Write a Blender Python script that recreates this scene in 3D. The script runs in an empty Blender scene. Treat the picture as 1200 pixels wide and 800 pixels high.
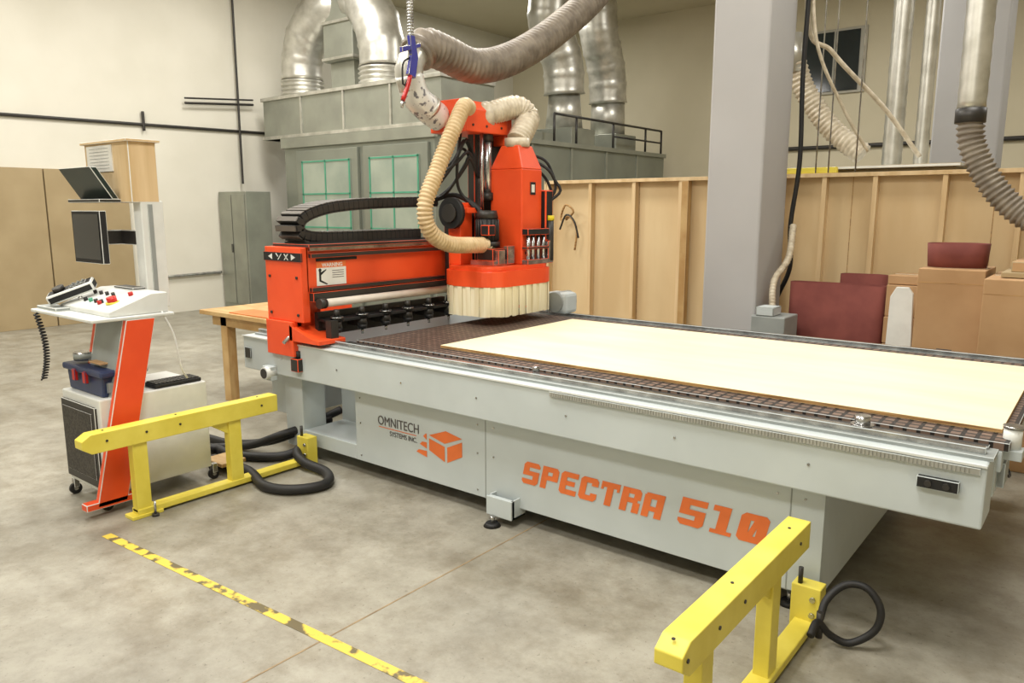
import bpy, bmesh, math, random
from mathutils import Vector, Matrix
random.seed(4)
scene=bpy.context.scene
scene.view_settings.view_transform='Standard'
V=Vector
# ------------------------------------------------------------------ materials
def lin(c):
    return tuple(((v/255)/12.92 if v/255<=0.04045 else ((v/255+0.055)/1.055)**2.4) for v in c)+(1,)
def mat(name,col,rough=.5,metal=0,col2=None,scale=5,stretch=(1,1,1),detail=4,bump=0,bscale=None,contrast=(.35,.65)):
    m=bpy.data.materials.new(name); m.use_nodes=True
    nt=m.node_tree; b=nt.nodes['Principled BSDF']
    b.inputs['Roughness'].default_value=rough; b.inputs['Metallic'].default_value=metal
    b.inputs['Base Color'].default_value=lin(col)
    tc=nt.nodes.new('ShaderNodeTexCoord'); mp=nt.nodes.new('ShaderNodeMapping')
    mp.inputs['Scale'].default_value=stretch
    nt.links.new(tc.outputs['Object'],mp.inputs[0])
    if col2 is None: col2=tuple(max(0,int(v*.93)) for v in col)
    n=nt.nodes.new('ShaderNodeTexNoise'); n.inputs['Scale'].default_value=scale; n.inputs['Detail'].default_value=detail
    nt.links.new(mp.outputs[0],n.inputs['Vector'])
    r=nt.nodes.new('ShaderNodeValToRGB'); r.color_ramp.elements[0].position=contrast[0]; r.color_ramp.elements[1].position=contrast[1]
    r.color_ramp.elements[0].color=lin(col2); r.color_ramp.elements[1].color=lin(col)
    nt.links.new(n.outputs['Fac'],r.inputs[0]); nt.links.new(r.outputs[0],b.inputs['Base Color'])
    if bump:
        n2=nt.nodes.new('ShaderNodeTexNoise'); n2.inputs['Scale'].default_value=bscale or scale*4; n2.inputs['Detail'].default_value=4
        nt.links.new(mp.outputs[0],n2.inputs['Vector'])
        bp=nt.nodes.new('ShaderNodeBump'); bp.inputs['Strength'].default_value=bump; bp.inputs['Distance'].default_value=.02
        nt.links.new(n2.outputs['Fac'],bp.inputs['Height']); nt.links.new(bp.outputs[0],b.inputs['Normal'])
    return m
M={}
M['grey']=mat('machine_grey_paint',(194,202,203),.42,0,(187,195,196),3)
M['greyd']=mat('machine_dark_grey_paint',(150,155,153),.5)  # darker grey paint of its own, for trim plates, seams and small fittings
M['chain']=mat('cable_chain_plastic',(92,86,78),.45)
M['orange']=mat('orange_paint',(238,86,40),.36,0,(230,78,34),4)
M['orangetxt']=mat('orange_decal',(236,120,58),.5)
M['dktxt']=mat('dark_grey_decal',(90,85,85),.5)
M['yellow']=mat('yellow_paint',(232,216,92),.4,0,(220,202,74),6)
M['black']=mat('black_plastic',(22,22,23),.6)
M['rubber']=mat('black_rubber',(28,27,27),.6)
M['dark']=mat('dark_metal',(58,55,52),.45,.3)
M['steel']=mat('polished_steel',(200,200,198),.25,.9,(150,150,150),14)
M['rack']=mat('gear_rack_steel',(172,172,164),.5,.3)
M['galv']=mat('galvanised_duct',(214,212,204),.36,.72,(182,180,170),5,detail=6)
M['galvd']=mat('galvanised_panel',(160,162,150),.42,.5,(146,148,137),2.5,detail=6)
M['booth']=mat('booth_steel',(144,148,137),.4,.45,(132,136,126),1.5)
M['green']=mat('green_door_frame',(80,158,128),.4)
M['glass']=mat('booth_door_filter',(165,174,160),.3,.1,(145,156,144),2)
M['white']=mat('white_paint',(226,228,224),.4)
M['roller']=mat('rubber_pressure_roller',(222,212,200),.45)
M['cream']=mat('cream_vinyl_strip',(244,236,206),.45,0,(230,218,180),30,(1,1,.1))
M['hose_b']=mat('beige_flex_hose',(216,192,152),.45,0,(196,168,124),12)
M['hose_g']=mat('grey_flex_hose',(142,132,118),.55,0,(112,102,90),10)
M['hose_t']=mat('clear_flex_hose',(214,203,182),.35,0,(184,171,148),16)
M['wrap']=mat('printed_tape_wrap',(226,226,222),.35,.2,(120,120,128),22,contrast=(.38,.44))
M['ply']=mat('plywood_sheet_face',(243,233,200),.5,0,(238,226,188),1.6,(1,4,1),detail=5)
M['plyedge']=mat('plywood_edge',(190,150,95),.7,0,(130,95,55),60,(.1,.1,2))
M['joint']=mat('floor_joint_sealant',(160,138,104),.8,0,(126,108,84),10)
M['wood']=mat('partition_plywood',(216,192,150),.6,0,(202,174,130),2.4,(1,1,.25),detail=6)
M['stud']=mat('pine_stud',(224,198,156),.6,0,(202,172,126),5,(2,2,.2),detail=6)
M['woodd']=mat('mdf_board',(168,149,114),.6,0,(158,139,104),2)
M['bench']=mat('bench_wood',(200,168,116),.5,0,(176,138,86),4,(1,4,1))
M['wall']=mat('painted_wall_light',(222,218,205),.8,0,(215,211,197),1.2,bump=.05)
M['wallb']=mat('painted_wall_beige',(204,195,170),.85,0,(197,188,162),.8,bump=.05)
M['col']=mat('column_paint',(176,175,175),.7,0,(171,170,170),1.5)
M['card']=mat('cardboard',(184,148,108),.75,0,(172,135,95),3)
M['maroon']=mat('sanding_belt_abrasive',(126,66,58),.85,0,(110,54,48),5)
M['blue']=mat('navy_plastic',(44,56,92),.4)
M['blueb']=mat('blue_gun_plastic',(60,60,150),.35)
M['red']=mat('red_plastic',(190,30,24),.35)
M['paper']=mat('paper',(238,236,228),.7)
M['trans']=mat('smoked_plastic_tray',(38,52,50),.25)
M['screen']=mat('monitor_screen',(26,27,30),.12)
M['window']=mat('dark_window_glass',(38,46,48),.1)
M['wframe']=mat('window_frame_paint',(176,172,158),.6)
M['brass']=mat('yellow_cap',(230,210,40),.3)
M['perf']=mat('perforated_door',(70,66,60),.6,0,(45,42,38),90,contrast=(.45,.55))
def floor_mat():
    m=mat('polished_concrete',(170,166,154),.38,0,(142,138,127),.9,detail=8,bump=.03,bscale=30,contrast=(.3,.7))
    nt=m.node_tree;b=nt.nodes['Principled BSDF']; r=[n for n in nt.nodes if n.type=='VALTORGB'][0]
    tc=[x for x in nt.nodes if x.type=='TEX_COORD'][0]; prev=r.outputs[0]; fac=None
    for sc,lo,hi,c0,det in ((4,.34,.6,(.56,.53,.48,1),12),(1.6,.40,.52,(.78,.75,.69,1),9),(38,.30,.38,(.55,.52,.48,1),3)):
        n=nt.nodes.new('ShaderNodeTexNoise'); n.inputs['Scale'].default_value=sc; n.inputs['Detail'].default_value=det;n.inputs['Roughness'].default_value=.75
        nt.links.new(tc.outputs['Object'],n.inputs['Vector'])
        r2=nt.nodes.new('ShaderNodeValToRGB'); r2.color_ramp.elements[0].position=lo;r2.color_ramp.elements[0].color=c0
        r2.color_ramp.elements[1].position=hi;r2.color_ramp.elements[1].color=(1.0,1.0,.99,1)
        nt.links.new(n.outputs['Fac'],r2.inputs[0])
        mx=nt.nodes.new('ShaderNodeMix'); mx.data_type='RGBA'; mx.blend_type='MULTIPLY'; mx.inputs[0].default_value=.8
        nt.links.new(prev,mx.inputs[6]); nt.links.new(r2.outputs[0],mx.inputs[7]); prev=mx.outputs[2]
        if fac is None: fac=n.outputs['Fac']
    nt.links.new(prev,b.inputs['Base Color'])
    mr=nt.nodes.new('ShaderNodeMapRange'); mr.inputs[3].default_value=.3; mr.inputs[4].default_value=.6
    nt.links.new(fac,mr.inputs[0]); nt.links.new(mr.outputs[0],b.inputs['Roughness'])
    return m
M['floor']=floor_mat()
def grid_mat():
    m=bpy.data.materials.new('vacuum_grid_table'); m.use_nodes=True; nt=m.node_tree;b=nt.nodes['Principled BSDF']
    tc=nt.nodes.new('ShaderNodeTexCoord')
    v=nt.nodes.new('ShaderNodeTexBrick'); v.offset=0; v.inputs['Scale'].default_value=1
    v.inputs['Brick Width'].default_value=.05; v.inputs['Row Height'].default_value=.05; v.inputs['Mortar Size'].default_value=.008
    v.inputs['Color1'].default_value=lin((124,102,88)); v.inputs['Color2'].default_value=lin((98,78,66)); v.inputs['Mortar'].default_value=lin((30,22,18))
    nt.links.new(tc.outputs['Object'],v.inputs['Vector']); nt.links.new(v.outputs['Color'],b.inputs['Base Color'])
    b.inputs['Roughness'].default_value=.55
    bp=nt.nodes.new('ShaderNodeBump'); bp.inputs['Strength'].default_value=.6; bp.inputs['Distance'].default_value=.01; bp.invert=True
    nt.links.new(v.outputs['Fac'],bp.inputs['Height']); nt.links.new(bp.outputs[0],b.inputs['Normal'])
    return m
M['grid']=grid_mat()
M['tape']=mat('worn_hazard_tape',(222,194,80),.5,0,(104,94,66),11,contrast=(.42,.49))
# ------------------------------------------------------------------ builder
def catmull(pts,n=12):
    P=[V(p) for p in pts]; P=[P[0]*2-P[1]]+P+[P[-1]*2-P[-2]]; out=[]
    for i in range(1,len(P)-2):
        for k in range(n):
            t=k/n;a,b,c,d=P[i-1],P[i],P[i+1],P[i+2]
            out.append(.5*((2*b)+(c-a)*t+(2*a-5*b+4*c-d)*t*t+(3*b-a-3*c+d)*t**3))
    out.append(P[-2]); return out
def resample(poly,step):
    L=[0]
    for i in range(1,len(poly)): L.append(L[-1]+(poly[i]-poly[i-1]).length)
    n=max(2,int(L[-1]/step)); out=[];j=0
    for i in range(n+1):
        s=L[-1]*i/n
        while j<len(L)-2 and L[j+1]<s: j+=1
        t=(s-L[j])/max(1e-9,L[j+1]-L[j]); out.append(poly[j].lerp(poly[j+1],min(1,t)))
    return out
class B:
    def __init__(s,name): s.name=name; s.bm=bmesh.new(); s.mats=[]
    def mi(s,k):
        if k not in s.mats: s.mats.append(k)
        return s.mats.index(k)
    def hull(s,vs,fs,m,bev=0,seg=2,smooth=False):
        i=s.mi(m); bv=[s.bm.verts.new(v) for v in vs]; F=[]
        for f in fs:
            fc=s.bm.faces.new([bv[k] for k in f]); fc.material_index=i; fc.smooth=smooth; F.append(fc)
        if bev:
            ed=list({e for f in F for e in f.edges})
            bmesh.ops.bevel(s.bm,geom=ed,offset=bev,segments=seg,affect='EDGES',profile=.5)
    def box(s,x0,x1,y0,y1,z0,z1,m,bev=.004,M_=None):
        vs=[V((x,y,z)) for z in (z0,z1) for y in (y0,y1) for x in (x0,x1)]
        if M_ is not None: vs=[M_@v for v in vs]
        s.hull(vs,[(0,2,3,1),(4,5,7,6),(0,1,5,4),(1,3,7,5),(3,2,6,7),(2,0,4,6)],m,min(bev,min(abs(x1-x0),abs(y1-y0),abs(z1-z0))*.3) if bev else 0)
    def prism(s,pts,ext,m,bev=0):
        n=len(pts); e=V(ext); vs=[V(p) for p in pts]+[V(p)+e for p in pts]
        s.hull(vs,[tuple(range(n))[::-1],tuple(range(n,2*n))]+[(i,(i+1)%n,(i+1)%n+n,i+n) for i in range(n)],m,bev)
    def sweep(s,poly,rad,m,seg=16,cap=True,smooth=True):
        i=s.mi(m); n=len(poly); T=[(poly[min(k+1,n-1)]-poly[max(k-1,0)]).normalized() for k in range(n)]
        u=T[0].orthogonal().normalized(); rings=[]
        for k in range(n):
            u=(u-T[k]*u.dot(T[k])).normalized(); w=T[k].cross(u); r=rad[k] if isinstance(rad,list) else rad
            rings.append([s.bm.verts.new(poly[k]+(u*math.cos(2*math.pi*j/seg)+w*math.sin(2*math.pi*j/seg))*r) for j in range(seg)])
        for k in range(n-1):
            for j in range(seg):
                f=s.bm.faces.new((rings[k][j],rings[k][(j+1)%seg],rings[k+1][(j+1)%seg],rings[k+1][j])); f.material_index=i; f.smooth=smooth
        if cap:
            f=s.bm.faces.new(rings[0][::-1]); f.material_index=i; f=s.bm.faces.new(rings[-1]); f.material_index=i
    def cyl(s,p0,p1,r,m,r2=None,seg=20):
        s.sweep([V(p0),V(p1)],[r,r if r2 is None else r2],m,seg)
    def tube(s,pts,r,m,seg=10,step=.03):
        s.sweep(resample(catmull(pts),step),r,m,seg)
    def hose(s,pts,r,m,pitch=.035,amp=.01,seg=18):
        p=resample(catmull(pts),pitch/4); s.sweep(p,[r+amp*math.sin(k*math.pi/2) for k in range(len(p))],m,seg)
    def duct(s,pts,r,m,pitch=.5,seg=24):
        p=resample(catmull(pts),.06); k=max(1,int(pitch/.06)); s.sweep(p,[r*(1.05 if i%k==0 else 1) for i in range(len(p))],m,seg)
    def ball(s,c,r,m,sc=(1,1,1)):
        i=s.mi(m); g=bmesh.ops.create_uvsphere(s.bm,u_segments=16,v_segments=10,radius=r,matrix=Matrix.Translation(V(c))@Matrix.Diagonal((*sc,1)))
        for v in g['verts']:
            for f in v.link_faces: f.material_index=i; f.smooth=True
    def done(s,parent=None):
        bmesh.ops.recalc_face_normals(s.bm,faces=s.bm.faces)
        me=bpy.data.meshes.new(s.name); s.bm.to_mesh(me); s.bm.free()
        for k in s.mats: me.materials.append(M[k])
        o=bpy.data.objects.new(s.name,me); bpy.context.collection.objects.link(o)
        if parent: o.parent=parent
        return o
def text(body,size,loc,rot,m,parent,name,off=0,sx=1):
    c=bpy.data.curves.new(name,'FONT'); c.body=body; c.size=size; c.offset=off; c.extrude=.0008
    c.materials.append(M[m]); o=bpy.data.objects.new(name,c); bpy.context.collection.objects.link(o)
    o.location=loc; o.rotation_euler=rot; o.scale=(sx,1,1); o.parent=parent; return o
# ------------------------------------------------------------------ room
X0,X1,Y0,Y1,HZ=-12.6,5,-4,16,6.0
b=B('floor'); b.box(X0,X1,Y0,Y1,-.1,0,'floor',0)
b.done()
b=B('floor_joint_line')
b.box(-2.404,-2.396,Y0+.1,3.9,.0,.0012,'joint',0); b.done()
b=B('wall_left'); b.box(X0-.2,X0,Y0,Y1,0,HZ,'wall',0); b.done()
b=B('wall_back'); b.box(X0-.2,X1+.2,Y1,Y1+.2,0,HZ,'wallb',0); b.done()
b=B('wall_right'); b.box(X1,X1+.2,Y0,Y1,0,HZ,'wallb',0); b.done()
b=B('wall_front'); b.box(X0-.2,X1+.2,Y0-.2,Y0,0,HZ,'wall',0); b.done()
b=B('ceiling'); b.box(X0-.2,X1+.2,Y0-.2,Y1+.2,HZ,HZ+.1,'wallb',0); b.done()
b=B('window_1'); b.box(-5.25,-4.1,15.95,16,3.95,5.15,'wframe',.01); b.box(-5.2,-4.7,15.93,15.96,4.0,5.1,'window',0); b.box(-4.66,-4.22,15.93,15.96,4.0,5.1,'window',0); b.done()
b=B('trim_1'); b.tube([(X0+.03,0,3.02),(X0+.03,5,3.08),(X0+.03,9.5,3.14)],.024,'dark'); b.tube([(X0+.04,6.3,3.0),(X0+.04,6.3,3.3)],.024,'dark'); b.done()
b=B('trim_2'); b.tube([(-7,15.95,2.95),(-2,15.95,2.95),(4,15.95,2.95)],.04,'dark'); b.done()
b=B('trim_3'); b.tube([(-12.56,6.4,.62),(-12.56,7.5,.64)],.025,'steel'); b.tube([(-12.5,8.0,2.2),(-12.5,8.0,5.9)],.02,'dark'); b.tube([(-12.5,7.0,3.5),(-12.5,8.3,3.6)],.02,'dark');b.tube([(-12.5,7.0,3.58),(-12.5,8.3,3.68)],.015,'dark'); b.done()
b=B('structural_column'); b.box(-3.06,-2.54,6.8,7.45,0,HZ,'col',.02); b.done()
b=B('structural_column'); b.box(-2.2,-1.4,12.2,12.8,0,HZ,'col',.02); b.done()
# ------------------------------------------------------------------ partition
b=B('stud_partition_wall')
b.box(-5.75,4,8.06,8.075,0,2.06,'wood',0)
for x in (-5.72,-5.09,-4.49,-3.9,-3.3,-2.82,-2.35,-1.88,-1.29,-.7,-.1,.5,1.1,1.7,2.3):
    b.box(x-.022,x+.022,7.97,8.06,.04,2.06,'stud',.003)
for x in (-4.46,-2.1,-.9): b.box(x-.003,x+.003,8.057,8.061,0,2.06,'plyedge',0)
b.box(-3.88,-3.80,7.96,8.05,.04,2.06,'bench',.003)
b.box(-5.76,4,7.96,8.08,2.06,2.1,'stud',.003); b.box(-5.76,4,7.97,8.06,0,.04,'stud',.003)
b.box(-5.77,-5.74,7.96,8.08,0,2.1,'stud',.003)
b.done()
b=B('hanging_cord')
b.tube([(-5.42,7.95,1.62),(-5.3,7.93,1.72),(-5.42,7.93,1.80),(-5.5,7.95,1.62),(-5.35,7.92,1.66),(-5.25,7.93,1.5),(-5.28,7.94,1.25)],.013,'plyedge')
b.tube([(-5.5,7.93,1.5),(-5.4,7.92,1.68),(-5.28,7.92,1.6),(-5.22,7.93,1.4)],.012,'dark'); b.done()
# ------------------------------------------------------------------ CNC machine
b=B('cnc_router_machine')
g='grey'
b.box(-4.96,-.28,3.1,3.32,.60,.845,g,.008)
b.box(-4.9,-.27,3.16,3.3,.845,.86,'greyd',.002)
b.box(-4.9,-.3,3.19,3.225,.86,.885,'steel',.003)
b.box(-4.0,-.3,3.26,3.3,.85,.872,'dark',.002)
b.box(-2.2,-.3,3.088,3.1,.808,.833,'rack',.002)
for k in range(132):
    x=-2.19+k*.0141; b.box(x,x+.007,3.084,3.09,.810,.831,'rack',0)
b.box(-4.96,-.28,3.092,3.1,.835,.846,'white',.002)
for x in (-4.5,-3.9,-3.3,-2.7,-2.1,-1.5,-.9): b.cyl((x,3.1,.72),(x,3.096,.72),.006,'steel',seg=10)
b.box(-4.96,-.28,5.2,5.42,.60,.845,g,.008); b.box(-4.9,-.3,5.3,5.335,.845,.885,'steel',.003)
b.box(-.36,-.275,3.32,5.2,.66,.84,g,.006); b.box(-4.96,-4.86,3.32,5.2,.66,.84,g,.006)
b.box(-3.97,-.26,3.33,5.17,.76,.845,g,.004)
b.box(-3.97,-.24,3.33,5.17,.845,.878,'grid',.002)
b.box(-3.85,-.85,3.2,3.22,.1,.60,g,.003)
b.box(-3.85,-3.83,3.22,4.9,.1,.60,g,0); b.box(-.87,-.85,3.215,4.9,.1,.60,g,0)
b.box(-3.85,-.85,4.9,4.92,.1,.6,g,.004)
for x in (-2.72,-.99): b.box(x-.003,x+.003,3.1985,3.201,.1,.58,'greyd',0)
for x in (-3.8,-2.78,-2.66,-1.05,-.93):
    for z in (.14,.36,.53): b.cyl((x,3.2,z),(x,3.196,z),.006,'steel',seg=8)
b.box(-4.62,-4.42,3.2,3.4,.06,.60,g,.006); b.box(-4.42,-3.85,3.2,3.6,.1,.2,g,.004); b.box(-4.42,-3.85,3.55,3.6,.2,.6,g,0)
b.box(-4.9,-4.62,3.28,4.9,.25,.60,g,.005); b.box(-4.62,-4.42,4.7,4.9,.0,.6,g,.005)
for (x,y) in ((-2.57,3.13),(-4.5,3.24),(-.95,4.7),(-2.57,4.8),(-.97,3.3)):
    b.box(x-.08,x+.1,y-.01,y+.02,.05,.16,g,.003); b.box(x-.08,x-.07,y,y+.12,.05,.16,g,0); b.box(x+.09,x+.1,y,y+.12,.05,.16,g,0); b.box(x-.08,x+.1,y,y+.12,.05,.06,g,0)
    b.cyl((x-.02,y-.03,.0),(x-.02,y-.03,.02),.05,'rubber',.035); b.cyl((x-.02,y-.03,.02),(x-.02,y-.03,.06),.014,'steel')
b.cyl((-4.6,3.02,.615),(-4.6,3.1,.615),.045,'white'); b.cyl((-4.6,3.015,.615),(-4.6,3.02,.615),.035,'dark'); b.box(-4.66,-4.56,3.05,3.1,.56,.66,g,.004)
b.box(-4.93,-4.86,3.09,3.1,.68,.76,'dark',.002)
b.box(-.5,-.36,3.075,3.1,.725,.77,'black',.003)
for x in (-.46,-.40): b.cyl((x,3.065,.748),(x,3.076,.748),.012,'dark')
b.cyl((-.74,3.24,.885),(-.74,3.24,.925),.03,'steel'); b.cyl((-.74,3.24,.885),(-.74,3.24,.89),.045,'steel')
b.cyl((-2.4,3.25,.885),(-2.4,3.25,.915),.02,'steel')
b.cyl((-.24,3.42,.84),(-.24,3.42,.92),.032,'white'); b.cyl((-.24,3.42,.92),(-.24,3.42,.93),.036,'steel'); b.box(-.275,-.2,3.38,3.46,.80,.84,g,.003)
b.tube([(-.27,3.5,.74),(-.25,3.54,.69),(-.25,3.62,.68),(-.28,3.66,.72)],.005,'rubber',step=.01)
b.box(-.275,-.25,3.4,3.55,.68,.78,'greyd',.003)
for q in (((-3.17,.30),(-3.04,.25),(-3.04,.345),(-3.17,.375)),((-3.02,.25),(-2.9,.31),(-2.9,.40),(-3.02,.345)),((-3.17,.395),(-3.04,.365),(-2.9,.42),(-3.03,.445))):
    b.prism([(x,3.1985,z) for x,z in q],(0,-.001,0),'orangetxt')
for k in range(3):
    z=.27+k*.055; b.prism([(-3.28+k*.03,3.1985,z),(-3.19,3.1985,z-.02),(-3.19,3.1985,z+.02),(-3.26+k*.03,3.1985,z+.018)],(0,-.001,0),'orangetxt')
b.box(-3.62,-3.28,3.197,3.1985,.368,.372,'orangetxt',0)
t,h_=.36,.23
def R(a,b_,c,d): return (a,b_,c,d)
TP=R(0,1,1-h_,1); BT=R(0,1,0,h_); MD=R(0,1,.40,.61); L=R(0,t,0,1); LU=R(0,t,.4,1); RU=R(1-t,1,.4,1); RL=R(1-t,1,0,.61); RF=R(1-t,1,0,1)
GL={'S':[TP,LU,MD,RL,BT],'P':[L,TP,RU,MD],'E':[L,TP,R(0,.85,.40,.61),BT],'C':[L,TP,BT,R(1-t,1,.66,1),R(1-t,1,0,.34)],'T':[TP,R(.32,.68,0,1),R(0,.14,.66,1),R(.86,1,.66,1)],
'R':[L,TP,R(1-t,1,.55,1),R(0,.86,.40,.61),R(1-t,1,0,.44)],'A':[R(0,t,0,.92),R(.08,1,1-h_,1),RF,R(0,1,.26,.46)],'5':[TP,LU,MD,RL,BT],'1':[R(.35,.75,0,1),R(.1,.75,.8,1),R(.15,.95,0,.14)],'0':[L,TP,RF,BT,'slash']}
CH={'S':('tl','tr','bl','br'),'P':('tr',),'E':('tl','bl'),'C':('tl','tr','bl','br'),'R':('tr',),'A':('tl',),'5':('bl','br'),'0':('tl','tr','bl','br'),'1':(),'T':()}
kk=0
def put(s,x,lw,LH,base):
    global kk
    for ch in s:
        for q in GL[ch]:
            if q=='slash': pts=[(.3,.12),(.52,.12),(.74,.88),(.52,.88)]
            else:
                a,c,d,e=q; cx_,cy_=.14,.12; pts=[]
                def crn(px,py,tag,order):
                    on=(px in (0,1)) and (py in (0,1)) and tag in CH[ch]
                    if not on: pts.append((px,py)); return
                    h1=(px+(cx_ if px==0 else -cx_),py); v1=(px,py+(cy_ if py==0 else -cy_))
                    pts.extend([h1,v1] if order else [v1,h1])
                crn(a,d,'bl',False); crn(c,d,'br',True); crn(c,e,'tr',False); crn(a,e,'tl',True)
            kk+=1; off=.0003*(kk%6)
            b.prism([(x+p[0]*lw+p[1]*LH*.22,3.1982-off,base+p[1]*LH) for p in pts],(0,-.0002,0),'orangetxt')
        x+=lw+.016
    return x
x=put('SPECTRA',-2.46,.108,.128,.258); put('510',x+.07,.13,.138,.270)
machine=b.done()
text('OMNITECH',.085,(-3.63,3.197,.385),(math.pi/2,0,0),'dktxt',machine,'panel_lettering',sx=.86)
text('SYSTEMS INC.',.045,(-3.52,3.197,.325),(math.pi/2,0,0),'dktxt',machine,'panel_sublettering',sx=.9)
# ---- gantry
b=B('gantry')
o='orange'
b.box(-4.6,-4.2,3.08,3.14,1.0,1.5,o,.006)
b.box(-4.6,-4.3,3.06,3.14,.76,1.0,o,.006)
b.prism([(-4.34,3.06,.98),(-4.1,3.06,.90),(-4.02,3.06,.90),(-4.02,3.06,.87),(-4.34,3.06,.87)],(0,.22,0),o,.004)
b.box(-4.55,-4.3,3.1,3.3,.89,1.2,o,.004)
b.box(-4.55,-4.2,3.12,5.5,1.2,1.5,o,.006)
b.box(-4.2,-4.17,3.14,5.4,1.43,1.46,'dark',.002); b.box(-4.2,-4.18,3.14,5.4,1.475,1.5,'steel',.002)
b.box(-4.2,-4.17,3.14,5.4,1.205,1.235,'dark',.002)
b.box(-4.56,-4.16,3.12,5.5,1.5,1.52,'dark',.002)
b.box(-4.6,-4.2,5.46,5.54,.86,1.5,o,.006)
b.box(-4.6,-4.18,3.07,3.08,1.405,1.465,'black',.001)
for cx,s_ in ((-4.52,-1),(-4.27,1)):
    b.prism([(cx-.02*s_,3.0695,1.415),(cx-.02*s_,3.0695,1.455),(cx+.025*s_,3.0695,1.435)],(0,-.001,0),'white')
for p in (((-4.46,1.455),(-4.452,1.46),(-4.43,1.437),(-4.438,1.435)),((-4.40,1.455),(-4.392,1.455),(-4.43,1.415),(-4.44,1.415))):
    b.prism([(x,3.0695,z) for x,z in p],(0,-.001,0),'white')
b.prism([(-4.37,3.0695,1.455),(-4.36,3.0695,1.455),(-4.32,3.0695,1.415),(-4.33,3.0695,1.415)],(0,-.001,0),'white')
b.prism([(-4.32,3.0695,1.455),(-4.33,3.0695,1.455),(-4.37,3.0695,1.415),(-4.36,3.0695,1.415)],(0,-.001,0),'white')
b.box(-4.199,-4.196,3.2,3.45,1.24,1.36,'paper',0); b.box(-4.199,-4.196,3.2,3.45,1.36,1.398,'orangetxt',0)
b.box(-4.1965,-4.194,3.22,3.235,1.27,1.34,'black',0); b.ball((-4.195,3.228,1.345),.012,'black',(.2,1,1))
b.prism([(-4.196,3.235,1.33),(-4.196,3.28,1.35),(-4.196,3.28,1.343),(-4.196,3.235,1.31)],(.001,0,0),'black')
b.prism([(-4.196,3.23,1.28),(-4.196,3.29,1.25),(-4.196,3.28,1.245),(-4.196,3.22,1.27)],(.001,0,0),'black')
b.box(-4.199,-4.196,3.2,3.55,1.405,1.425,'black',0)
for z in (1.29,1.305,1.32,1.335): b.box(-4.1965,-4.195,3.33,3.43,z,z+.004,'dktxt',0)
for x in (-4.55,-4.25):
    for z in (1.05,1.3): b.cyl((x,3.08,z),(x,3.072,z),.01,'dark',seg=8)
b.cyl((-4.12,3.2,1.13),(-4.12,4.4,1.13),.028,'roller'); b.cyl((-4.12,3.15,1.13),(-4.12,3.2,1.13),.035,'dark')
b.box(-4.3,-4.16,3.14,4.5,1.14,1.2,'dark',.003)
b.cyl((-4.35,3.15,.95),(-4.35,3.02,.86),.012,'steel')
b.cyl((-4.3,3.1,.74),(-4.3,3.1,.80),.02,'rubber'); b.box(-4.34,-4.26,3.06,3.12,.66,.75,'dark',.004)
b.done(machine)
text('WARNING',.036,(-4.1955,3.245,1.366),(math.pi/2,0,math.pi/2),'paper',machine,'warning_label_text',off=.0006)
b=B('tool_changer_rack')
b.box(-4.22,-4.06,3.2,4.45,1.0,1.02,'black',.003); b.box(-4.24,-4.2,3.2,4.45,.9,1.06,'dark',.003)
for k in range(6):
    y=3.26+k*.22
    b.cyl((-4.08,y,1.085),(-4.08,y,1.04),.018,'dark',.022); b.cyl((-4.08,y,1.04),(-4.08,y,1.01),.04,'black'); b.cyl((-4.08,y,1.035),(-4.08,y,1.03),.044,'steel')
    b.cyl((-4.08,y,1.01),(-4.08,y,.96),.03,'dark',.036); b.cyl((-4.08,y,.96),(-4.08,y,.93),.036,'black',.03); b.cyl((-4.08,y,.93),(-4.08,y,.895),.01,'steel')
    b.box(-4.2,-4.1,y-.03,y+.03,.95,1.0,'dark',.003)
b.box(-4.1,-4.04,3.18,3.24,.88,1.02,'dark',.003)
b.done(machine)
# ---- cable chain
b=B('cable_chain')
path=resample(catmull([(-4.42,4.3,1.56),(-4.42,3.7,1.555),(-4.42,3.3,1.56),(-4.42,3.17,1.6),(-4.42,3.2,1.69),(-4.42,3.4,1.755),(-4.42,3.7,1.785),(-4.42,4.1,1.80),(-4.42,4.5,1.81)]),.045)
for i in range(len(path)-1):
    p,q=path[i],path[i+1]; d=(q-p).normalized(); mid=(p+q)/2
    xa=V((1,0,0)); za=xa.cross(d)
    Mx=Matrix.Translation(mid)@Matrix(((xa.x,d.x,za.x,0),(xa.y,d.y,za.y,0),(xa.z,d.z,za.z,0),(0,0,0,1)))
    b.box(-.11,.11,-.021,.021,-.035,.035,'rubber',.003,Mx)
    b.box(.105,.115,-.022,.022,-.026,.026,'dark',.002,Mx)
    b.box(-.112,.112,-.0185,.0185,-.040,-.034,'chain',.001,Mx); b.box(-.112,.112,-.0185,.0185,.034,.040,'chain',.001,Mx)
b.box(-4.54,-4.3,3.2,4.4,1.515,1.53,'dark',.003)
b.done(machine)
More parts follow.
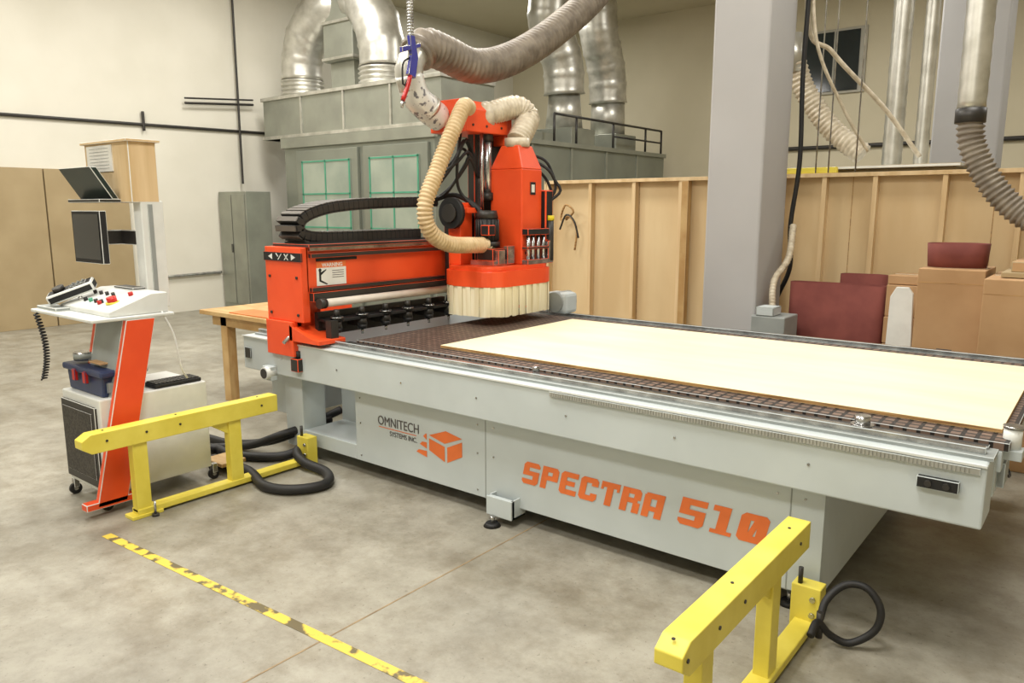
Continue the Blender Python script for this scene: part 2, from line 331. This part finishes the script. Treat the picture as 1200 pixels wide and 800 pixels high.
# ---- spindle head
b=B('spindle_head')
cx,cy,hx,hy=-3.86,4.72,.28,.41
def rr(cx,cy,hx,hy,r,n=6):
    out=[]
    for (sx,sy,a0) in ((1,1,0),(-1,1,90),(-1,-1,180),(1,-1,270)):
        for k in range(n+1):
            a=math.radians(a0+90*k/n); out.append((cx+sx*(hx-r)+r*math.cos(a),cy+sy*(hy-r)+r*math.sin(a)))
    return out
pl=rr(cx,cy,hx,hy,.16)
b.prism([(x,y,1.17) for x,y in pl],(0,0,.12),o,.006)
b.prism([(x,y,1.29) for x,y in rr(cx,cy,hx-.02,hy-.02,.15)],(0,0,.03),o,.004)
pp=[V((x,y,0)) for x,y in rr(cx,cy,hx-.008,hy-.008,.15)]; pp.append(pp[0]); pp=resample(pp,.042)
for i in range(len(pp)-1):
    p,q=pp[i],pp[i+1]; d=(q-p).normalized(); n_=V((d.y,-d.x,0)); off=n_*(.006 if i%2 else -.002); sp=n_*random.uniform(-.002,.006)
    z0=.945+random.uniform(-.003,.004)
    a=p-d*.002+off; c=q+d*.002+off
    b.hull([a+sp+V((0,0,z0)),c+sp+V((0,0,z0)),c+V((0,0,1.175)),a+V((0,0,1.175)),a+sp-n_*.004+V((0,0,z0)),c+sp-n_*.004+V((0,0,z0)),c-n_*.004+V((0,0,1.175)),a-n_*.004+V((0,0,1.175))],
      [(0,1,2,3),(7,6,5,4),(0,4,5,1),(1,5,6,2),(2,6,7,3),(3,7,4,0)],'cream')
b.box(-4.17,-4.12,4.42,5.15,1.18,1.78,'dark',.004)
b.box(-4.12,-4.0,4.42,4.56,1.32,1.80,o,.005); b.box(-4.12,-3.95,4.45,4.62,1.72,1.76,o,.004)
b.box(-4.13,-4.06,4.66,5.05,1.18,2.4,'dark',.004)
b.box(-4.06,-4.03,4.70,4.73,1.3,2.36,'steel',.002); b.box(-4.06,-4.03,4.97,5.0,1.3,2.36,'steel',.002)
b.cyl((-4.0,4.75,1.85),(-4.0,4.75,2.32),.035,'steel'); b.cyl((-4.0,4.75,1.82),(-4.0,4.75,1.88),.05,'dark'); b.cyl((-4.0,4.75,2.28),(-4.0,4.75,2.36),.045,'dark')
b.cyl((-3.98,4.66,1.7),(-3.98,4.66,2.36),.012,'steel')
b.prism([(-4.3,4.42,2.33),(-3.93,4.42,2.33),(-3.93,4.42,2.5),(-4.0,4.42,2.57),(-4.3,4.42,2.57)],(0,.5,0),o,.006)
b.box(-4.3,-3.95,4.9,5.0,2.25,2.5,o,.005)
for y in (4.5,4.66,4.84): b.cyl((-3.93,y,2.38),(-3.925,y,2.38),.01,'dark',seg=8)
b.cyl((-3.88,4.60,1.50),(-3.88,4.60,1.68),.085,'black'); b.cyl((-3.88,4.60,1.68),(-3.88,4.60,1.74),.09,'dark',.075); b.cyl((-3.88,4.60,1.46),(-3.88,4.60,1.50),.1,'dark')
for k in range(18):
    a=2*math.pi*k/18; c=V((-3.88+.088*math.cos(a),4.60+.088*math.sin(a),0)); b.cyl((c.x,c.y,1.51),(c.x,c.y,1.67),.006,'dark',seg=6)
b.box(-3.86,-3.78,4.5,4.58,1.55,1.63,'black',.006)
b.cyl((-4.05,4.4,1.72),(-4.05,4.36,1.72),.12,'black'); b.cyl((-4.05,4.36,1.72),(-4.05,4.34,1.72),.07,'dark')
b.prism([(-3.98,4.76,1.32),(-3.66,4.76,1.32),(-3.66,4.76,2.06),(-3.98,4.76,2.06)],(0,.26,0),o,.01)
vs=[V(v) for v in ((-3.98,4.76,2.06),(-3.66,4.76,2.06),(-3.66,5.02,2.06),(-3.98,5.02,2.06),(-3.9,4.80,2.24),(-3.73,4.80,2.24),(-3.73,4.98,2.24),(-3.9,4.98,2.24))]
b.hull(vs,[(3,2,1,0),(4,5,6,7),(0,1,5,4),(1,2,6,5),(2,3,7,6),(3,0,4,7)],o,.006)
b.cyl((-3.81,4.89,2.23),(-3.81,4.89,2.30),.1,'hose_t')
b.box(-3.662,-3.655,4.86,4.93,1.86,1.96,'black',.001); b.box(-3.6555,-3.654,4.875,4.915,1.88,1.94,'paper',0)
b.box(-3.662,-3.658,4.8,4.82,1.4,1.42,'black',0)
b.box(-3.95,-3.72,4.48,4.72,1.32,1.36,'steel',.003); b.box(-3.9,-3.74,4.5,4.7,1.36,1.45,'dark',.004)
b.box(-3.74,-3.70,4.52,4.60,1.33,1.44,'steel',.003); b.box(-3.74,-3.70,4.63,4.72,1.33,1.47,'steel',.003)
for y in (4.8,4.86,4.93,5.0): b.cyl((-3.63,y,1.34),(-3.63,y,1.55),.016,'steel')
b.box(-3.66,-3.6,4.76,5.04,1.55,1.6,'black',.004); b.box(-3.66,-3.6,4.76,5.04,1.44,1.46,'dark',.003); b.box(-3.66,-3.6,4.76,5.04,1.32,1.36,'steel',.003)
b.cyl((-3.62,5.08,1.34),(-3.62,5.08,1.70),.03,'dark'); b.cyl((-3.62,5.08,1.66),(-3.62,5.08,1.70),.034,'brass')
b.box(-3.75,-3.62,5.02,5.12,1.5,1.9,'black',.01); b.box(-3.8,-3.6,5.03,5.1,1.32,1.5,'steel',.004)
for k,(a,c) in enumerate((((-3.7,5.05,1.75),(-3.66,5.15,2.05)),((-3.75,5.05,1.7),(-3.7,5.17,1.95)),((-3.65,5.08,1.8),(-3.62,5.14,1.98)))):
    b.tube([a,((a[0]+c[0])/2+.05,(a[1]+c[1])/2+.06,(a[2]+c[2])/2),c,(c[0]-.05,c[1]-.06,c[2]+.1),(-3.9,5.0,2.2)],.012,'rubber')
for k in range(6):
    y=4.42+random.uniform(-.03,.12); x=-4.1+random.uniform(0,.12)
    b.tube([(-4.35,4.45,1.80),(x-.1,y-.08,1.93+random.uniform(-.05,.08)),(x,y+.02,2.1),(x+.02,4.55,2.2+random.uniform(-.1,.1)),(-4.05,4.7,2.0)],.012,'rubber')
b.tube([(-4.3,4.4,1.81),(-4.15,4.5,1.86),(-4.0,4.55,1.8),(-3.92,4.58,1.72)],.02,'rubber')
b.tube([(-4.1,4.55,2.35),(-4.05,4.45,2.1),(-4.08,4.5,1.9),(-3.95,4.55,1.75)],.012,'rubber')
b.cyl((-3.85,4.6,1.32),(-3.85,4.6,1.40),.07,'dark'); b.cyl((-3.85,4.6,1.38),(-3.85,4.6,1.41),.075,'steel')
b.hose([(-3.94,4.46,2.50),(-3.88,4.34,2.49),(-3.85,4.22,2.36),(-3.85,4.12,2.2),(-3.85,4.0,1.99),(-3.85,3.89,1.78),(-3.85,3.93,1.6),(-3.85,4.12,1.5),(-3.85,4.40,1.48),(-3.85,4.54,1.47),(-3.85,4.6,1.40)],.055,'hose_b',.028,.007)
b.hose([(-4.0,4.74,2.47),(-3.95,4.86,2.52),(-3.89,5.0,2.55),(-3.84,5.07,2.48),(-3.81,4.98,2.38),(-3.81,4.9,2.28)],.09,'hose_t',.03,.005)
b.cyl((-4.03,4.68,2.46),(-3.99,4.76,2.48),.105,'hose_t')
b.done(machine)
b=B('far_drive_housing'); b.box(-3.78,-3.55,5.22,5.4,.885,1.06,g,.03); b.cyl((-3.66,5.2,.98),(-3.66,5.42,.98),.085,'greyd'); b.done(machine)
b=B('plywood_sheet'); b.box(-3.32,-.28,3.47,4.97,.879,.897,'ply',.001); b.box(-3.321,-.279,3.469,4.971,.881,.895,'plyedge',0); b.done()
# ------------------------------------------------------------------ safety guards
def guard(X,y0,y1,s):
    b=B('yellow_safety_guard'); y='yellow'
    b.prism([(X-.045,y0+.05,.44),(X-.045,y1,.44),(X-.045,y1,.55),(X-.045,y0+.05,.55),(X-.045,y0,.52),(X-.045,y0,.475)],(.09,0,0),y,.004)
    for yy in (1.92+s,2.52+s):
        b.box(X-.03,X+.03,yy,yy+.085,.03,.44,y,.004)
    b.box(X-.04,X+.04,1.92+s,3.14,.015,.05,y,.004)
    b.box(X-.05,X+.05,1.88+s,2.06+s,.0,.02,y,.003)
    b.box(X-.06,X+.06,3.08,3.16,.0,.2,y,.004)
    b.prism([(X-.02,2.40+s,.44),(X-.02,2.52+s,.44),(X-.02,2.52+s,.36)],(.04,0,0),y,.002)
    for yy in (1.78,2.0,2.2,2.75): b.cyl((X+.045,yy+s,.5),(X+.049,yy+s,.5),.007,'dark',seg=8)
    for yy in (1.78,2.2,2.75): b.cyl((X,yy+s,.55),(X,yy+s,.553),.006,'dark',seg=8)
    b.cyl((X+.07,2.0+s,0),(X+.07,2.0+s,.09),.007,'steel'); b.cyl((X+.07,2.0+s,0),(X+.07,2.0+s,.015),.02,'dark')
    for z in (.08,.15): b.cyl((X+.03,3.08,z),(X+.03,3.07,z),.012,'steel',seg=8)
    b.cyl((X-.03,3.1,.2),(X-.03,3.1,.27),.01,'dark')
    return b.done()
guard(-4.28,1.65,2.87,0); guard(-.87,1.81,2.93,.06)
b=B('hazard_floor_tape')
d=V((2.9,.15,0)).normalized(); n_=V((-d.y,d.x,0))*.025; a=V((-4.16,1.70,.001)); c=a+d*2.9
b.prism([a-n_,c-n_,c+n_,a+n_],(0,0,.001),'tape'); b.done()
# ------------------------------------------------------------------ hoses on floor
b=B('floor_cable_hose')
b.tube([(-4.55,3.6,.12),(-4.45,3.35,.1),(-4.45,3.05,.04),(-4.75,2.85,.035),(-5.0,2.85,.035),(-4.9,2.7,.035),(-4.4,2.72,.035),(-4.05,2.62,.035),(-3.85,2.7,.035),(-3.78,2.88,.035),(-3.95,3.02,.035),(-4.2,3.02,.06),(-4.36,3.12,.1),(-4.4,3.5,.12)],.032,'rubber',12)
b.tube([(-4.5,3.5,.2),(-4.55,3.1,.16),(-4.8,3.0,.06),(-5.1,2.8,.03),(-5.2,2.6,.03)],.03,'rubber',12)
b.tube([(-4.5,3.6,.25),(-4.6,3.12,.12),(-5.0,3.0,.035),(-5.3,2.95,.035)],.03,'rubber',12)
b.done()
b=B('black_cable_loop')
b.tube([(-.79,2.9,.09),(-.785,2.97,.12),(-.75,3.03,.05),(-.68,3.06,.025),(-.60,3.1,.09),(-.59,3.12,.18),(-.65,3.13,.245),(-.73,3.12,.235),(-.78,3.06,.18),(-.785,3.0,.12)],.015,'rubber',10,.015)
b.cyl((-.785,3.0,.04),(-.785,3.0,.15),.014,'dark'); b.done()
# ------------------------------------------------------------------ console cart
b=B('operator_console_cart')
b.box(-4.98,-4.48,1.86,2.52,.1,.67,'white',.008)
b.box(-4.97,-4.52,1.845,1.862,.13,.62,'dark',.003); b.box(-4.94,-4.56,1.84,1.847,.18,.58,'perf',.001)
for (x,y) in ((-4.52,1.87),(-4.95,1.87),(-4.95,2.5),(-4.52,2.55)):
    b.cyl((x-.012,y,.035),(x+.012,y,.035),.035,'rubber'); b.cyl((x-.014,y,.035),(x+.014,y,.035),.012,'steel'); b.box(x-.018,x+.018,y-.012,y+.02,.045,.105,'steel',.003)
def slant(x0,x1,ya,yb,w,z0,z1,m): b.prism([(x0,ya,z0),(x0,ya+w,z0),(x0,yb+w,z1),(x0,yb,z1)],(x1-x0,0,0),m,.004)
slant(-4.47,-4.43,1.78,2.03,.17,.06,1.12,o)
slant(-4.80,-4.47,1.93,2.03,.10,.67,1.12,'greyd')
slant(-4.84,-4.80,1.93,2.03,.17,.67,1.12,o)
b.box(-4.5,-4.43,1.72,2.0,.05,.09,o,.004)
b.box(-5.28,-4.43,1.84,2.32,1.12,1.14,'white',.006)
b.prism([(-5.12,1.95,1.14),(-5.12,2.3,1.14),(-5.12,2.3,1.26),(-5.12,2.2,1.26),(-5.12,1.95,1.17)],(.66,0,0),'white',.006)
def onp(x,y,r,m,h=.02):
    z=1.17+(y-1.95)*.36; b.cyl((x,y,z-.005),(x,y-.3*h,z+h),r,m,seg=12)
onp(-4.62,2.05,.028,'red',.035); onp(-4.62,2.05,.04,'yellow',.006); onp(-4.72,2.02,.014,'red'); onp(-4.6,2.15,.014,'red',.02)
for k in range(5): onp(-5.0+k*.07,2.03,.012,['steel','black','green','dark','black'][k]); 
for k in range(4): onp(-5.0+k*.08,2.12,.011,'dark')
b.box(-4.95,-4.7,2.21,2.29,1.262,1.275,'dark',.003)
Mx=Matrix.Translation(V((-5.05,2.0,1.25)))@Matrix.Rotation(math.radians(25),4,'X')@Matrix.Rotation(math.radians(-35),4,'Z')
b.box(-.055,.055,-.14,.14,-.03,.03,'black',.012,Mx); b.box(-.035,.035,0,.1,.03,.034,'dark',.001,Mx); b.cyl(Mx@V((0,-.06,.03)),Mx@V((0,-.06,.055)),.035,'dark')
for k in range(3):
    for j in range(3): 
        c=Mx@V((-.03+.03*k,.02+.03*j,.034)); b.cyl(c,c+V((0,0,.006)),.008,'greyd',seg=8)
b.box(-5.26,-4.98,1.87,1.97,1.14,1.16,'greyd',.004)
pts=[]
for k in range(160):
    a=k*.9; t_=k/159; pts.append(V((-5.2+.10*math.sin(t_*3)+.014*math.cos(a),1.84+.014*math.sin(a),1.12-.42*t_)))
b.sweep(pts,.0055,'rubber',6)
b.tube([(-4.45,2.25,1.15),(-4.42,2.3,1.0),(-4.42,2.33,.8),(-4.45,2.38,.72)],.006,'white')
b.box(-4.80,-4.70,2.3,2.44,1.14,1.80,'white',.006); b.box(-4.702,-4.695,2.34,2.37,1.2,1.78,'greyd',.001)
b.box(-5.20,-4.81,2.1,2.14,1.42,1.74,'black',.003); b.box(-5.18,-4.83,2.097,2.101,1.445,1.72,'screen',0); b.box(-5.06,-4.98,2.14,2.32,1.53,1.62,'dark',.004); b.box(-5.06,-4.79,2.3,2.34,1.53,1.62,'dark',.004)
b.box(-5.28,-4.7,2.25,2.42,1.79,2.16,'stud',.004); b.box(-5.30,-4.68,2.23,2.44,2.15,2.165,'stud',.002)
b.box(-5.24,-4.90,2.243,2.25,1.98,2.14,'paper',0)
for z in (2.0,2.02,2.04,2.06,2.08,2.10,2.12): b.box(-5.20,-4.94,2.2415,2.244,z,z+.002,'greyd',0)
b.prism([(-5.28,2.2,1.81),(-5.28,2.24,1.81),(-5.28,2.12,2.0),(-5.28,2.08,2.0)],(.44,0,0),'trans',.004)
b.box(-5.28,-4.84,2.12,2.25,1.79,1.81,'dark',.003)
cart=b.done()
b=B('toolbox')
b.prism([(-4.96,1.9,.671),(-4.52,1.9,.671),(-4.50,1.9,.79),(-4.98,1.9,.79)],(0,.24,0),'blue',.01)
b.box(-5.0,-4.48,1.88,2.16,.79,.83,'blue',.012); b.box(-4.85,-4.63,1.99,2.03,.83,.85,'black',.005)
b.box(-4.70,-4.66,1.87,1.89,.74,.81,'red',.003); b.box(-4.84,-4.80,1.87,1.89,.74,.81,'red',.003)
b.box(-4.505,-4.49,1.92,2.1,.70,.76,'greyd',.002); b.done()
b=B('tin_can'); b.cyl((-4.86,1.96,.85),(-4.86,1.96,.90),.06,'steel'); b.cyl((-4.86,1.96,.86),(-4.86,1.96,.89),.061,'greyd'); b.done()
b=B('folded_cloth'); b.box(-4.74,-4.58,1.93,2.1,.85,.862,'card',.004); b.done()
b=B('computer_keyboard'); b.box(-4.64,-4.5,2.2,2.5,.671,.695,'black',.006)
for k in range(12):
    for j in range(4): b.box(-4.63+j*.032,-4.605+j*.032,2.21+k*.0235,2.23+k*.0235,.695,.702,'dark',.001)
b.done()
b=B('wooden_dolly'); b.box(-4.72,-4.5,2.6,2.78,.06,.085,'bench',.003)
for x,y in ((-4.68,2.63),(-4.54,2.74)): b.cyl((x,y-.01,.03),(x,y+.01,.03),.03,'rubber')
b.done()
# ------------------------------------------------------------------ workbench behind left
b=B('workbench')
b.box(-6.65,-5.1,3.72,4.7,.79,.83,'bench',.004); b.box(-6.5,-5.15,3.76,3.8,.70,.79,'bench',.003)
for x in (-6.32,-5.2):
    for y in (3.76,4.6): b.box(x-.05,x+.05,y,y+.09,0,.79,'bench',.004)
b.box(-6.2,-5.3,3.75,4.0,.83,.842,'orangetxt',.003); b.box(-6.0,-5.4,4.1,4.5,.83,.93,'orange',.01)
b.cyl((-5.5,3.8,.88),(-5.5,3.86,.88),.05,'greyd')
b.done()
# ------------------------------------------------------------------ left wall stuff
b=B('leaning_board_stack')
for k,(ya,yb) in enumerate(((0.9,2.1),(2.12,3.34),(3.36,4.72),(4.74,5.95))):
    b.box(-12.59,-12.53,ya,yb,0,2.34,'woodd',.004)
b.done()
b=B('electrical_cabinet'); b.box(-12.58,-11.75,7.55,8.05,0,2.05,'galvd',.01); b.box(-12.55,-12.18,7.53,7.55,.1,2.0,'galvd',.005); b.box(-12.15,-11.78,7.53,7.55,.1,2.0,'galvd',.005); b.box(-12.2,-12.17,7.51,7.53,1.0,1.15,'dark',.002); b.done()
b=B('spray_booth')
b.box(-11.56,-7.95,8.25,15.4,0,2.9,'booth',.01)
b.box(-11.6,-7.9,8.2,8.27,2.78,2.95,'galvd',.005)
for (xa,xb) in ((-11.1,-9.65),(-9.4,-8.1)):
    b.box(xa-.06,xb+.06,8.19,8.25,.1,2.72,'booth',.01)
    b.box(xa+.1,xb-.1,8.175,8.19,.9,2.55,'glass',.002)
    for f_ in (0,.5,1): 
        x=xa+.12+f_*(xb-xa-.24); b.box(x-.014,x+.014,8.165,8.176,.9,2.55,'green',0)
    for z in (.92,1.45,2.0,2.53): b.box(xa+.1,xb-.1,8.165,8.176,z-.012,z+.012,'green',0)
for y in (9.4,10.6,11.8,13,14.2): b.box(-7.96,-7.93,y-.03,y+.03,0,2.9,'galvd',.003)
b.box(-7.96,-7.9,8.25,15.4,2.84,2.92,'galvd',.004); b.box(-9.0,-8.2,10.8,11.6,2.9,3.1,'galvd',.01)
booth=b.done()
b=B('exhaust_plenum_box')
b.box(-12.2,-7.85,8.3,9.5,2.96,3.65,'galvd',.01)
b.box(-12.23,-7.82,8.27,9.5,3.62,3.68,'galv',.005); b.box(-12.23,-7.82,8.27,9.5,2.96,3.02,'galv',.005)
for x in (-11.1,-10,-8.9): b.box(x-.02,x+.02,8.275,8.3,3.0,3.63,'galv',.003)
b.box(-10.95,-10.2,8.7,9.4,4.2,5.98,'galvd',.01)
for z in (4.22,4.8,5.4): b.box(-10.98,-10.17,8.67,9.43,z,z+.05,'galv',.004)
b.box(-10.9,-10.3,8.8,9.3,3.65,4.2,'galvd',.005)
plen=b.done()
b=B('elbow_duct_a')
b.hose([(-11.7,8.8,3.66),(-11.7,8.8,4.0)],.36,'galv',.07,.02,28)
b.duct([(-11.7,8.8,4.0),(-11.68,8.8,4.35),(-11.5,8.8,4.75),(-11.1,8.85,5.1),(-10.9,9,5.15)],.35,'galv',.36,28); b.done(plen)
b=B('elbow_duct_b')
b.hose([(-9.6,8.8,3.66),(-9.6,8.8,4.0)],.38,'galv',.07,.02,28)
b.duct([(-9.6,8.8,4.0),(-9.62,8.8,4.35),(-9.75,8.8,4.75),(-10.05,8.85,5.1),(-10.3,8.95,5.2)],.37,'galv',.36,28); b.done(plen)
b=B('roof_duct_a')
b.box(-9.05,-8.15,12.1,12.9,2.9,3.25,'galvd',.01); b.cyl((-8.6,12.5,3.25),(-8.6,12.5,3.9),.36,'galv',.30,28)
b.duct([(-8.6,12.5,3.9),(-8.6,12.45,4.4),(-8.65,12.3,4.8),(-8.7,12.1,5.2),(-8.6,12.1,6)],.38,'galv',.4,28)
b.done(booth)
b=B('roof_duct_b')
b.box(-9.05,-8.15,13.7,14.5,2.9,3.25,'galvd',.01); b.cyl((-8.6,14.1,3.25),(-8.6,14.1,4.0),.36,'galv',.34,28)
b.duct([(-8.6,14.1,3.9),(-8.6,14.05,4.4),(-8.6,13.9,4.8),(-8.6,13.7,5.2),(-8.6,13.6,6)],.38,'galv',.4,28)
b.done(booth)
b=B('roof_pipe_railing')
for y in (11.3,12.0,13.3,14.6,15.3):
    b.cyl((-7.98,y,2.92),(-7.98,y,3.4),.022,'dark')
b.cyl((-7.98,11.3,3.4),(-7.98,15.3,3.4),.022,'dark'); b.cyl((-7.98,13.3,3.15),(-7.98,15.3,3.15),.018,'dark')
b.done(booth)
# ------------------------------------------------------------------ overhead hose + air gun
b=B('overhead_dust_hose')
b.hose([(-4.2,4.18,2.86),(-4.2,4.28,2.94),(-4.2,4.5,2.92),(-4.2,4.85,2.88),(-4.2,5.34,3.02),(-4.2,5.97,3.35),(-4.2,6.7,3.85),(-4.2,7.6,4.7),(-4.2,8.2,5.99)],.125,'hose_g',.05,.012,22)
b.duct([(-4.2,4.22,2.9),(-4.2,4.13,2.82),(-4.2,4.1,2.72),(-4.2,4.13,2.62)],.10,'galv',.18,22)
b.sweep(resample(catmull([(-4.2,4.10,2.72),(-4.2,4.16,2.58),(-4.2,4.3,2.49),(-4.2,4.42,2.44)]),.03),.104,'wrap',22)
b.cyl((-4.2,4.28,2.51),(-4.2,4.31,2.49),.109,'galv'); b.done()
b=B('hanging_air_gun')
b.cyl((-4.05,3.98,3.05),(-4.05,3.98,5.99),.014,'steel'); b.hose([(-4.05,3.98,2.95),(-4.05,3.98,3.2)],.022,'steel',.02,.004,10)
b.prism([(-4.06,3.93,2.68),(-4.06,4.0,2.66),(-4.06,4.03,2.8),(-4.06,4.0,2.95),(-4.06,3.95,2.95),(-4.06,3.97,2.82)],(.035,0,0),'blueb',.005)
b.prism([(-4.06,3.88,2.82),(-4.06,4.06,2.88),(-4.06,4.06,2.91),(-4.06,3.88,2.86)],(.03,0,0),'blueb',.004)
b.tube([(-4.04,3.96,2.68),(-4.04,3.93,2.6),(-4.04,3.88,2.5)],.016,'red'); b.tube([(-4.04,3.88,2.5),(-4.04,3.87,2.45)],.01,'steel')
b.tube([(-4.05,3.97,2.8),(-4.05,3.9,2.75),(-4.05,3.9,2.6),(-4.05,3.95,2.66)],.007,'rubber'); b.done()
# ------------------------------------------------------------------ right side
b=B('dust_drop_pipe')
b.duct([(-.93,6.5,5.99),(-.93,6.5,4),(-.93,6.5,2.45)],.09,'galv',.12,22); b.cyl((-.93,6.5,2.36),(-.93,6.5,2.46),.1,'dark')
b.hose([(-.93,6.5,2.42),(-.9,6.5,2.2),(-.76,6.5,1.93),(-.56,6.5,1.72),(-.3,6.45,1.6),(.1,6.4,1.55)],.085,'hose_g',.04,.01,20); b.done()
b=B('white_enclosure'); b.box(-2.45,-1.25,8.2,9.9,0,2.14,'woodd',.01); b.box(-2.5,-1.2,8.12,9.95,2.14,2.17,'white',.004); b.done()
b=B('spiral_duct'); b.duct([(-2.09,9.5,2.17),(-2.09,9.5,4),(-2.09,9.5,5.99)],.10,'galv',.12,22); b.done()
b=B('spiral_duct'); b.duct([(-1.8,9.5,2.17),(-1.8,9.5,4),(-1.8,9.5,5.99)],.07,'galv',.12,22); b.cyl((-1.8,9.5,4.25),(-1.8,9.5,4.4),.09,'dark'); b.done()
b=B('flexible_duct')
b.hose([(-2.95,8.7,3.3),(-2.85,8.75,3.02),(-2.6,8.8,2.65),(-2.35,8.8,2.42),(-2.22,8.8,2.32)],.11,'hose_t',.05,.008,20)
b.cyl((-2.95,8.7,3.2),(-3.02,8.7,3.6),.12,'galv'); b.cyl((-3.02,8.7,3.6),(-3.02,8.7,5.99),.05,'galv'); b.done()
b=B('ceiling_drop_cable')
b.tube([(-2.48,7.5,5.9),(-2.46,7.5,4),(-2.47,7.5,3),(-2.45,7.5,2.2),(-2.5,7.5,1.6),(-2.48,7.5,1.2),(-2.6,7.55,.9)],.022,'rubber')
b.tube([(-2.5,7.6,5.9),(-2.5,7.6,3.6),(-2.3,7.8,3.2),(-1.9,8.2,2.7),(-1.6,8.4,2.25)],.022,'hose_t')
b.tube([(-2.5,7.65,4.2),(-2.4,7.6,3.3),(-2.2,7.9,2.7),(-2.0,8.1,2.3)],.016,'hose_t')
for x in (-2.42,-2.3,-2.05): b.cyl((x,7.9,2.1),(x,7.9,5.99),.008,'steel',seg=6)
b.done()
b=B('vacuum_pump_box'); b.box(-2.5,-2.2,6.6,6.95,0,.82,'greyd',.01); b.box(-2.46,-2.3,6.6,6.8,.82,.9,'grey',.01); b.hose([(-2.42,6.9,.85),(-2.45,7.0,1.1),(-2.40,7.2,1.3),(-2.44,7.4,1.6)],.03,'hose_t',.03,.003,14); b.done()
def belt(name,cx,cy,rx,ry,z0,z1,m,taper=0,pw=.55):
    b=B(name); n=64; i=b.mi(m); rings=[]
    for s_ in (0,1):
        for j,zz in enumerate((z0,z0+(z1-z0)*.5,z1)):
            row=[]
            for q in range(n):
                a=2*math.pi*q/n; e=(1-.015*s_)*(1+taper*(j-1)); ca,sa=math.cos(a),math.sin(a)
                px=math.copysign(abs(ca)**pw,ca); py=math.copysign(abs(sa)**pw,sa)
                row.append(b.bm.verts.new((cx+rx*e*px,cy+ry*e*py+.012*math.sin(px*4)*(1 if j==2 else .4),zz)))
            rings.append(row)
    for s_ in (0,3):
        for j in (0,1):
            for q in range(n):
                f=b.bm.faces.new((rings[s_+j][q],rings[s_+j][(q+1)%n],rings[s_+j+1][(q+1)%n],rings[s_+j+1][q])); f.smooth=True; f.material_index=i
    for q in range(n):
        for r0,r1 in ((2,5),(0,3)):
            f=b.bm.faces.new((rings[r0][q],rings[r0][(q+1)%n],rings[r1][(q+1)%n],rings[r1][q])); f.material_index=i
    return b.done()
belt('sanding_belt',-1.95,7.2,.41,.10,0,1.09,'maroon')
belt('sanding_belt',-1.80,7.5,.2,.10,0,1.16,'maroon')
def carton(x0,x1,y0,y1,z0,z1):
    b=B('cardboard_box'); b.box(x0,x1,y0,y1,z0,z1,'card',.006); xm=(x0+x1)/2; ym=(y0+y1)/2
    b.box(x0+.005,x1-.005,ym-.003,ym+.003,z1,z1+.002,'plyedge',0)
    b.box(x0+.02,x1-.02,ym-.03,ym+.03,z1,z1+.0015,'hose_t',0)
    if z1-z0>.7:
        b.box(xm-.05,xm+.05,y0-.002,y0,z1-.6,z1-.585,'dktxt',0)
        b.box(x0+.002,x1-.002,y0-.0015,y0,z1-.104,z1-.1,'plyedge',0)
    return b.done()
carton(-1.14,-.71,6.3,6.85,0,1.32); carton(-.68,.4,5.97,6.75,0,1.29); carton(-1.5,-1.22,7.0,7.45,0,.62); carton(-1.5,-1.2,7.0,7.45,.625,.85); carton(-1.50,-1.22,7.02,7.45,.855,1.12)
carton(-1.17,-.75,7.0,7.5,0,1.1); carton(-1.5,-1.22,7.05,7.4,1.125,1.2)
belt('sanding_belt',-.93,6.55,.20,.15,1.325,1.50,'maroon',.03,.8)
b=B('stacked_boards'); b.box(-.6,.3,6.1,6.6,1.295,1.33,'woodd',.004); b.box(-.55,.25,6.15,6.6,1.33,1.40,'card',.006); b.done()
b=B('white_tapered_panel'); b.prism([(-1.43,6.75,0),(-1.20,6.75,0),(-1.245,6.75,1.08),(-1.28,6.75,1.13),(-1.37,6.75,1.13),(-1.41,6.75,1.05)],(0,.04,0),'white',.004); b.done()
b=B('yellow_spirit_level'); b.box(-2.78,-2.25,8.0,8.06,2.101,2.16,'yellow',.006); b.done()
# ------------------------------------------------------------------ lights
def area(name,loc,sx,sy,e,col=(1,.975,.92)):
    l=bpy.data.lights.new(name,'AREA'); l.shape='RECTANGLE'; l.size=sx;l.size_y=sy;l.energy=e*.55;l.color=col
    o_=bpy.data.objects.new(name,l); o_.location=loc; bpy.context.collection.objects.link(o_)
for (x,y,e) in ((-9.5,3,390),(-5.5,2,320),(-1.5,1.5,330),(-9.5,7,290),(-5.2,6.2,290),(-.5,6.2,250),(-4,11.5,340),(1.5,12,220),(-5,-1.5,280),(0,-1.8,320),(-10,12.5,200)):
    area('ceiling_lamp',(x,y,5.9),1.6,1.0,e)
w=bpy.data.worlds.new('World'); scene.world=w; w.use_nodes=True
w.node_tree.nodes['Background'].inputs[0].default_value=(1,.98,.95,1); w.node_tree.nodes['Background'].inputs[1].default_value=.1
# ------------------------------------------------------------------ camera
p=math.radians(9.85);a=math.radians(38.3)
F=V((-math.sin(a),math.cos(a),0)); fw=F*math.cos(p)-V((0,0,1))*math.sin(p)
cd=bpy.data.cameras.new('camera'); cd.sensor_width=36; cd.lens=893/1200*36; cd.clip_start=.05
co=bpy.data.objects.new('camera',cd); co.location=(0,0,1.75); co.rotation_euler=fw.to_track_quat('-Z','Y').to_euler(); bpy.context.collection.objects.link(co); scene.camera=co
